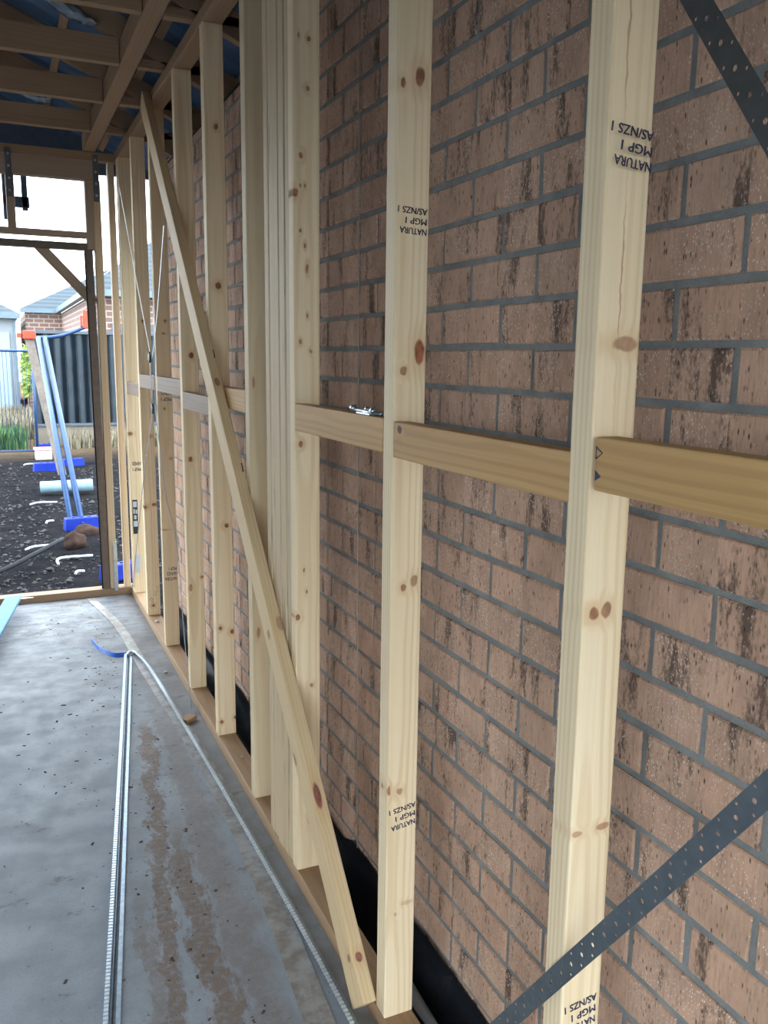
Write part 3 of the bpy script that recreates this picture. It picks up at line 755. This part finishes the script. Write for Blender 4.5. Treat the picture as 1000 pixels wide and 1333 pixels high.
for i in range(len(ysg)-1):
    for k in range(len(xsg)-1): bm.faces.new((rows[i][k], rows[i][k+1], rows[i+1][k+1], rows[i+1][k]))
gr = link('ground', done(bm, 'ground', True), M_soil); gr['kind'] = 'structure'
rr = random.Random(5); bm = bmesh.new()
for k in range(4200):
    y = 5.7 + 9*rr.random()**1.5; x = rr.uniform(-.4, 1.9)*max(1, y/8); s = abs(rr.gauss(0, .011))+.005
    if any(abs(x-q[0]) < q[2] and abs(y-q[1]) < .3 for q in ((.7, 9., .35), (.62, 13.6, .4), (1.03, 14.3, .35), (.82, 6.85, .38), (.555, 8.05, .2), (.7, 8.6, .2), (.79, 13.1, .25), (.72, 11.3, .5))): continue
    c = Vector((x, y, GZ+.045*noise.noise(Vector((x*.9, y*.9, 0)))+s*.3)); v = []
    a = rr.uniform(0, PI)
    for (u, w_, q) in ((1, 0, 0), (0, 1, 0), (-1, 0, 0), (0, -1, 0), (0, 0, 1), (0, 0, -1)):
        v.append(bm.verts.new(c + Vector((u*math.cos(a)-w_*math.sin(a), u*math.sin(a)+w_*math.cos(a), q*.6))*s*rr.uniform(.7, 1.2)))
    for f in ((0,1,4),(1,2,4),(2,3,4),(3,0,4),(1,0,5),(2,1,5),(3,2,5),(0,3,5)): bm.faces.new([v[i] for i in f])
o = link('gravel', done(bm, 'gravel'), plain('gravel_stone', (.035, .033, .034), 1., 0, .5, 6)); tag(o, 'loose dark gravel and clods over the bare ground outside', 'gravel', kind='stuff')
def rock(name, loc, s, label, seed):
    bm = bmesh.new(); bmesh.ops.create_icosphere(bm, subdivisions=3, radius=1)
    for v in bm.verts: v.co *= 1+.35*noise.noise(v.co*1.4+Vector((seed, 0, 0))); v.co = Vector((v.co.x*s[0], v.co.y*s[1], v.co.z*s[2]))
    o = link(name, done(bm, name, True), plain('brown_rock', (.04, .025, .02), 1., 0, .3, 8, .4, .05)); o.location = loc; return tag(o, label, 'rock')
rock('rock', (.555, 8.05, GZ+.07), (.10, .09, .085), 'rounded brown rock at the end of the black hose', 1.)
rock('rock', (.70, 8.6, GZ+.04), (.12, .10, .07), 'grey lump of rubble beside the blue fence foot', 4.)
hz = tube('hose', smoothline([(-.5, 6.70, GZ+.05), (-.07, 7.15, GZ+.06), (.20, 7.5, GZ+.10), (.45, 7.9, GZ+.13)], 5), .020, M_black, None, 8)
tag(hz, 'black hose lying over the bare ground outside the doorway', 'hose')
pp = tube('plastic_pipe', [(.42, 11.35, GZ+.10), (1.03, 11.25, GZ+.12)], .075, plain('pale_pvc', (.17, .27, .32), .5, 0, .1, 8), None, 16)
tag(pp, 'pale blue-grey plastic drain pipe lying on the ground outside', 'pipe')
for k, (x, y, l, a, lb) in enumerate(((.26, 10.4, .30, .1, 'straight white scrap far out on the dark ground'), (.14, 7.95, .28, .3, 'long white offcut on the ground beyond the hose'), (.36, 7.40, .30, .1, 'bent white offcut on the ground before the doorway'), (.37, 9.15, .14, .8, 'forked white scrap by the blue fence foot'), (.47, 6.9, .09, .4, 'small white chip just outside the threshold'), (.30, 14.2, .2, .3, 'white lump near the stack of blue fence feet'))):
    pts = [(0, 0, .015), (l*.3, .02, .03), (l, .03, .02)] if k != 2 else [(0, -.10, .01), (.03, .0, .04), (l, .03, .03)]
    c = math.cos(a); s = math.sin(a)
    o = tube('plastic_scrap', smoothline([(x+px*c-py*s, y+px*s+py*c, GZ+.03+pz) for px, py, pz in pts], 4), .011, M_white, None, 6)
    tag(o, lb, 'plastic scrap')
# blue fence feet
def foot(x, y, rz, label, s=1., m=M_blue):
    bm = bmesh.new(); v = bm_box(bm, -.28*s, .28*s, -.11*s, .11*s, 0, .21*s)
    for q in v[4:]: q.co.x *= .93; q.co.y *= .82
    bmesh.ops.bevel(bm, geom=list(bm.edges), offset=.018*s, segments=2, profile=.5, affect='EDGES')
    e = empty('fence_foot', (x, y, GZ-.01), label, 'fence foot', 'moulded plastic fence feet'); e.rotation_euler.z = rz
    link('block', done(bm, 'block'), m, e)
    for u in (-.12, .0, .12):
        bm = bmesh.new(); tube_bm(bm, [(u*s, 0, .205*s), (u*s, 0, .222*s)], .028*s, 10); link('socket', done(bm, 'socket'), m, e)
    return e
foot(.70, 9.00, .15, 'blue plastic fence foot carrying the two leaning blue tubes', .62)
foot(.62, 13.6, .1, 'blue plastic fence foot at the bottom of the leaning timber post', .75)
foot(1.03, 14.3, .3, 'faded blue fence foot behind the leaning tubes', .6)
foot(.80, 16.6, 0, 'blue fence foot at the edge of the weeds', .7)
foot(.82, 6.85, .35, 'bright blue fence foot just outside the door jamb', .62)
cn = empty('white_tub', (.64, 15.3, GZ), 'small white plastic tub between the blue fence feet', 'tub')
link('tub_body', box_me('tub_body', -.13, .13, -.1, .1, 0, .16, .02), M_white, cn); link('lid', box_me('lid', -.15, .15, -.115, .115, .16, .20, .012), plain('pink_lid', (.75, .35, .33), .5), cn)
# leaning tubes and post
tb = tube('steel_tube', [(.60, 8.98, GZ+.05), (.523, 12.0, 1.69)], .031, M_bluepipe, None, 10); tag(tb, 'blue steel tube leaning in the fence foot, next to the weathered post', 'tube', 'leaning blue tubes')
tb = tube('steel_tube', [(.70, 8.95, GZ+.05), (.60, 12.0, 1.69)], .031, M_bluepipe, None, 10); tag(tb, 'blue steel tube leaning in the fence foot on the side of the door jamb', 'tube', 'leaning blue tubes')
ps = board_ab('leaning_post', (.79, 13.1, GZ), (.445, 13.1, 1.72), .115, .07, plain('weathered_post', (.17, .14, .12), .7, 0, .2, 12), None, side=(0, 1, 0)); tag(ps, 'weathered pale post leaning beside the blue tubes', 'post')
cp = tube('curved_rail', smoothline([(.50, 12.05, 1.70), (.72, 12.05, 1.715), (.92, 12.05, 1.77), (1.35, 12.05, 1.96)], 5), .022, M_bluepipe, None, 8); tag(cp, 'curved blue tube running across the fence top', 'tube')
for lb, x, y, z, sx, sz in (('orange safety cap on top of the leaning post', .452, 13.07, 1.755, .085, .06), ('red marker flag clipped on the curved blue tube', 1.12, 12.05, 1.95, .040, .12)):
    e = empty('safety_cap', (x, y, z), lb, 'cap')
    link('cap_body', box_me('cap_body', -sx, sx, -.04, .04, -sz, sz, .012), plain('orange_plastic', (.50, .05, .02), .5), e)
    link('cap_tail', box_me('cap_tail', -sx*1.9, -sx*1.2, -.03, .03, -sz*.8, sz*.4, .008), plain('orange_plastic', (.50, .05, .02), .5), e)
# steel sheet fence: each sheet its own part
fn = empty('sheet_fence', (2.2, 17.5, GZ), 'blue-grey ribbed steel sheet fence behind the bare yard', 'fence')
M_fence = plain('fence_steel', (.065, .085, .105), .5, .2, .15, 3)
def sheet_me():
    bm = bmesh.new(); xs = []; 
    for k in range(4):
        b = k*.2; xs += [(b, 0), (b+.07, 0), (b+.10, .045), (b+.17, .045)]
    xs.append((.8, 0)); a = [bm.verts.new((x, y, .40)) for x, y in xs]; b = [bm.verts.new((x, y, 2.12)) for x, y in xs]
    for i in range(len(xs)-1): bm.faces.new((a[i], a[i+1], b[i+1], b[i]))
    bmesh.ops.solidify(bm, geom=list(bm.faces), thickness=.004)
    return done(bm, 'sheet')
sm = sheet_me()
for k in range(6):
    o = link('fence_sheet', sm, M_fence, fn); o.location = (-1.55+.8*k, 0, 0)
for z, h in ((2.12, .06), (.38, .05)):
    o = link('fence_rail', box_me('fence_rail', -1.6, 3.3, -.03, .06, z, z+h, .005), M_fence, fn)
o = link('plinth_board', box_me('plinth_board', -1.6, 3.3, 0, .05, 0, .38, .004), plain('plinth', (.14, .12, .095), .9), fn)
# mesh site fence on the left
mf = empty('site_fence_panel', (-.6, 16, GZ), 'blue wire mesh site fence panel in front of the grey house', 'fence')
for nm, p, q, r in (('top_tube', (-2.4, 16, 1.555), (.58, 16, 1.54), .022), ('post', (.58, 16, GZ), (.58, 16, 1.54), .024), ('bottom_tube', (-2.4, 16, -.17), (.58, 16, -.17), .016)):
    tube(nm, [p, q], r, M_bluepipe, mf, 8)
for k in range(49):
    tube('wire', [(-2.35+.06*k, 16, -.17), (-2.35+.06*k, 16, 1.55)], .0045, M_bluepipe, mf, 4)
# weeds and dry grass
def blades(name, n, xr, yr, h, mat, label, seed, w=.012):
    rr = random.Random(seed); bm = bmesh.new()
    for k in range(n):
        x = rr.uniform(*xr); y = rr.uniform(*yr); hh = h*rr.uniform(.4, 1.15); a = rr.uniform(0, 2*PI); ln = rr.uniform(0, .45)*hh
        dx, dy = math.cos(a), math.sin(a); p = Vector((x, y, GZ-.03))
        v = [bm.verts.new(p+Vector((-dy*w, dx*w, 0))), bm.verts.new(p+Vector((dy*w, -dx*w, 0))),
             bm.verts.new(p+Vector((dx*ln*.4+dy*w*.8, dy*ln*.4-dx*w*.8, hh*.6))), bm.verts.new(p+Vector((dx*ln*.4-dy*w*.8, dy*ln*.4+dx*w*.8, hh*.6))), bm.verts.new(p+Vector((dx*ln, dy*ln, hh)))]
        bm.faces.new(v[:4]); bm.faces.new((v[3], v[2], v[4]))
    o = link(name, done(bm, name), mat); return tag(o, label, 'grass', kind='stuff')
blades('weeds', 1700, (-.8, .44), (16.9, 18.6), .40, plain('weed_green', (.045, .11, .03), .8, 0, .4, 3), 'clump of green weeds at the edge of the yard', 3, .02)
blades('dry_grass', 2600, (-.9, .72), (19, 23), .55, plain('straw', (.20, .175, .12), .9, 0, .3, 3), 'tall dry grass behind the green weeds', 4, .016)
blades('fence_grass', 900, (1.08, 3.6), (16.8, 17.25), .38, plain('straw', (.42, .35, .20), .9), 'dry grass along the foot of the steel fence', 9, .014)

# neighbouring houses
def housebrick():
    t = NT('far_brick'); P = t.pos(); x, y, z = t.sep(P)
    b = t.n('ShaderNodeTexBrick'); t.l(t.comb(t.math('ADD', x, y), z, 0), b.inputs['Vector'])
    b.inputs['Color1'].default_value = (.20, .115, .09, 1); b.inputs['Color2'].default_value = (.16, .095, .08, 1); b.inputs['Mortar'].default_value = (.33, .30, .28, 1)
    b.inputs['Scale'].default_value = 1; b.inputs['Mortar Size'].default_value = .016; b.inputs['Brick Width'].default_value = .30; b.inputs['Row Height'].default_value = .13
    return t.out(b.outputs['Color'], .9)
M_hb = housebrick()
t = NT('roof_tile'); P = t.pos(); x, y, z = t.sep(P); w_ = t.math('SINE', t.math('MULTIPLY', z, 46.))
M_rt = t.out(t.mix(t.mr(w_, -.6, .8), (.04, .065, .09), (.075, .115, .15)), .6); 
M_gut = plain('gutter', (.12, .17, .21), .5, .2, .1, 4)
def roof_planes(parent, faces, mat):
    for f in faces:
        bm = bmesh.new(); bm.faces.new([bm.verts.new(Vector(p)-parent.location) for p in f])
        bmesh.ops.solidify(bm, geom=list(bm.faces), thickness=.08)
        link('roof_plane', done(bm, 'roof_plane'), mat, parent)
def part(nm, x0, x1, y0, y1, z0, z1, m, parent, bev=0):
    return box(nm, x0, x1, y0, y1, z0, z1, m, parent, bev)
h1 = empty('brick_house', (3.5, 26, GZ), 'red brick house with a blue-grey tiled roof beyond the steel fence', 'house')
part('wall', 2.04, 9, 20.6, 30, GZ, 2.80, M_hb, h1); part('wall', .95, 2.04, 30, 36, GZ, 2.80, M_hb, h1)
part('gutter', 1.85, 2.00, 20.3, 29.9, 2.78, 2.92, M_gut, h1); part('gutter', .80, 1.85, 29.75, 29.9, 2.78, 2.90, M_gut, h1); part('gutter', 1.85, 9, 20.25, 20.40, 2.78, 2.92, M_gut, h1)
roof_planes(h1, [[(1.85, 20.3, 2.90), (9, 20.3, 2.90), (6.5, 24.8, 4.75), (4.35, 24.8, 4.75)], [(1.85, 20.3, 2.90), (4.35, 24.8, 4.75), (4.35, 36, 4.75), (1.85, 36, 2.9)], [(.80, 29.75, 2.90), (1.86, 29.75, 2.90), (4.3, 34.3, 4.75), (4.3, 34.4, 4.7)]], M_rt)
for yv_ in (22.4, 24.2, 26.2):
    w1 = part('window', 2.00, 2.05, yv_, yv_+.7, 1.25, 1.85, plain('dark_glass', (.04, .05, .07), .15), h1); part('window_frame', 1.985, 2.045, yv_-.07, yv_+.77, 1.17, 1.24, M_white, h1)
w2 = part('window', 2.45, 3.6, 20.56, 20.62, .9, 2.2, plain('dark_glass', (.04, .05, .07), .15), h1)
h2 = empty('grey_house', (-1.5, 31, GZ), 'pale grey rendered house with a low roof beyond the mesh fence', 'house')
M_ren = plain('grey_render', (.24, .275, .30), .8, 0, .08, 2)
part('wall', -6, .66, 30, 38, GZ, 2.62, M_ren, h2); part('gutter', -6, .80, 29.7, 29.85, 2.58, 2.75, M_gut, h2)
part('garage_door', -3.2, .45, 29.93, 30.0, GZ, 2.15, plain('garage_panel', (.26, .33, .38), .5), h2)
part('downpipe', .58, .66, 29.9, 29.98, GZ, 2.58, M_gut, h2)
roof_planes(h2, [[(-6, 29.7, 2.72), (.82, 29.7, 2.72), (-1.6, 34, 4.2), (-6, 34, 4.2)], [(.82, 29.7, 2.72), (.82, 38, 2.72), (-1.6, 34, 4.2)]], M_rt)
for k, (x, y, s, c) in enumerate(((.86, 31.6, .8, (.30, .42, .08)),)):
    bm = bmesh.new(); rr = random.Random(k+20)
    for q in range(500):
        d = Vector((rr.gauss(0, 1), rr.gauss(0, 1), rr.gauss(0, 1))).normalized()*s*rr.uniform(.5, 1); p = Vector((d.x*.22, d.y*.3, d.z+1.2)); e1 = Vector((rr.uniform(-1, 1), rr.uniform(-1, 1), rr.uniform(-1, 1)))*.09; e2 = Vector((rr.uniform(-1, 1), rr.uniform(-1, 1), rr.uniform(-1, 1)))*.09
        bm.faces.new([bm.verts.new(p+e1), bm.verts.new(p+e2), bm.verts.new(p-e1), bm.verts.new(p-e2)])
    e = empty('garden_shrub', (x, y-3, GZ), 'yellow-green shrub between the two neighbouring houses', 'shrub'); link('foliage', done(bm, 'foliage'), plain('yellow_leaf', c, .8), e)
    tube('stem', [(x, y-3, GZ-.02), (x, y-3, GZ+1.0)], .03, M_truss, e, 6)
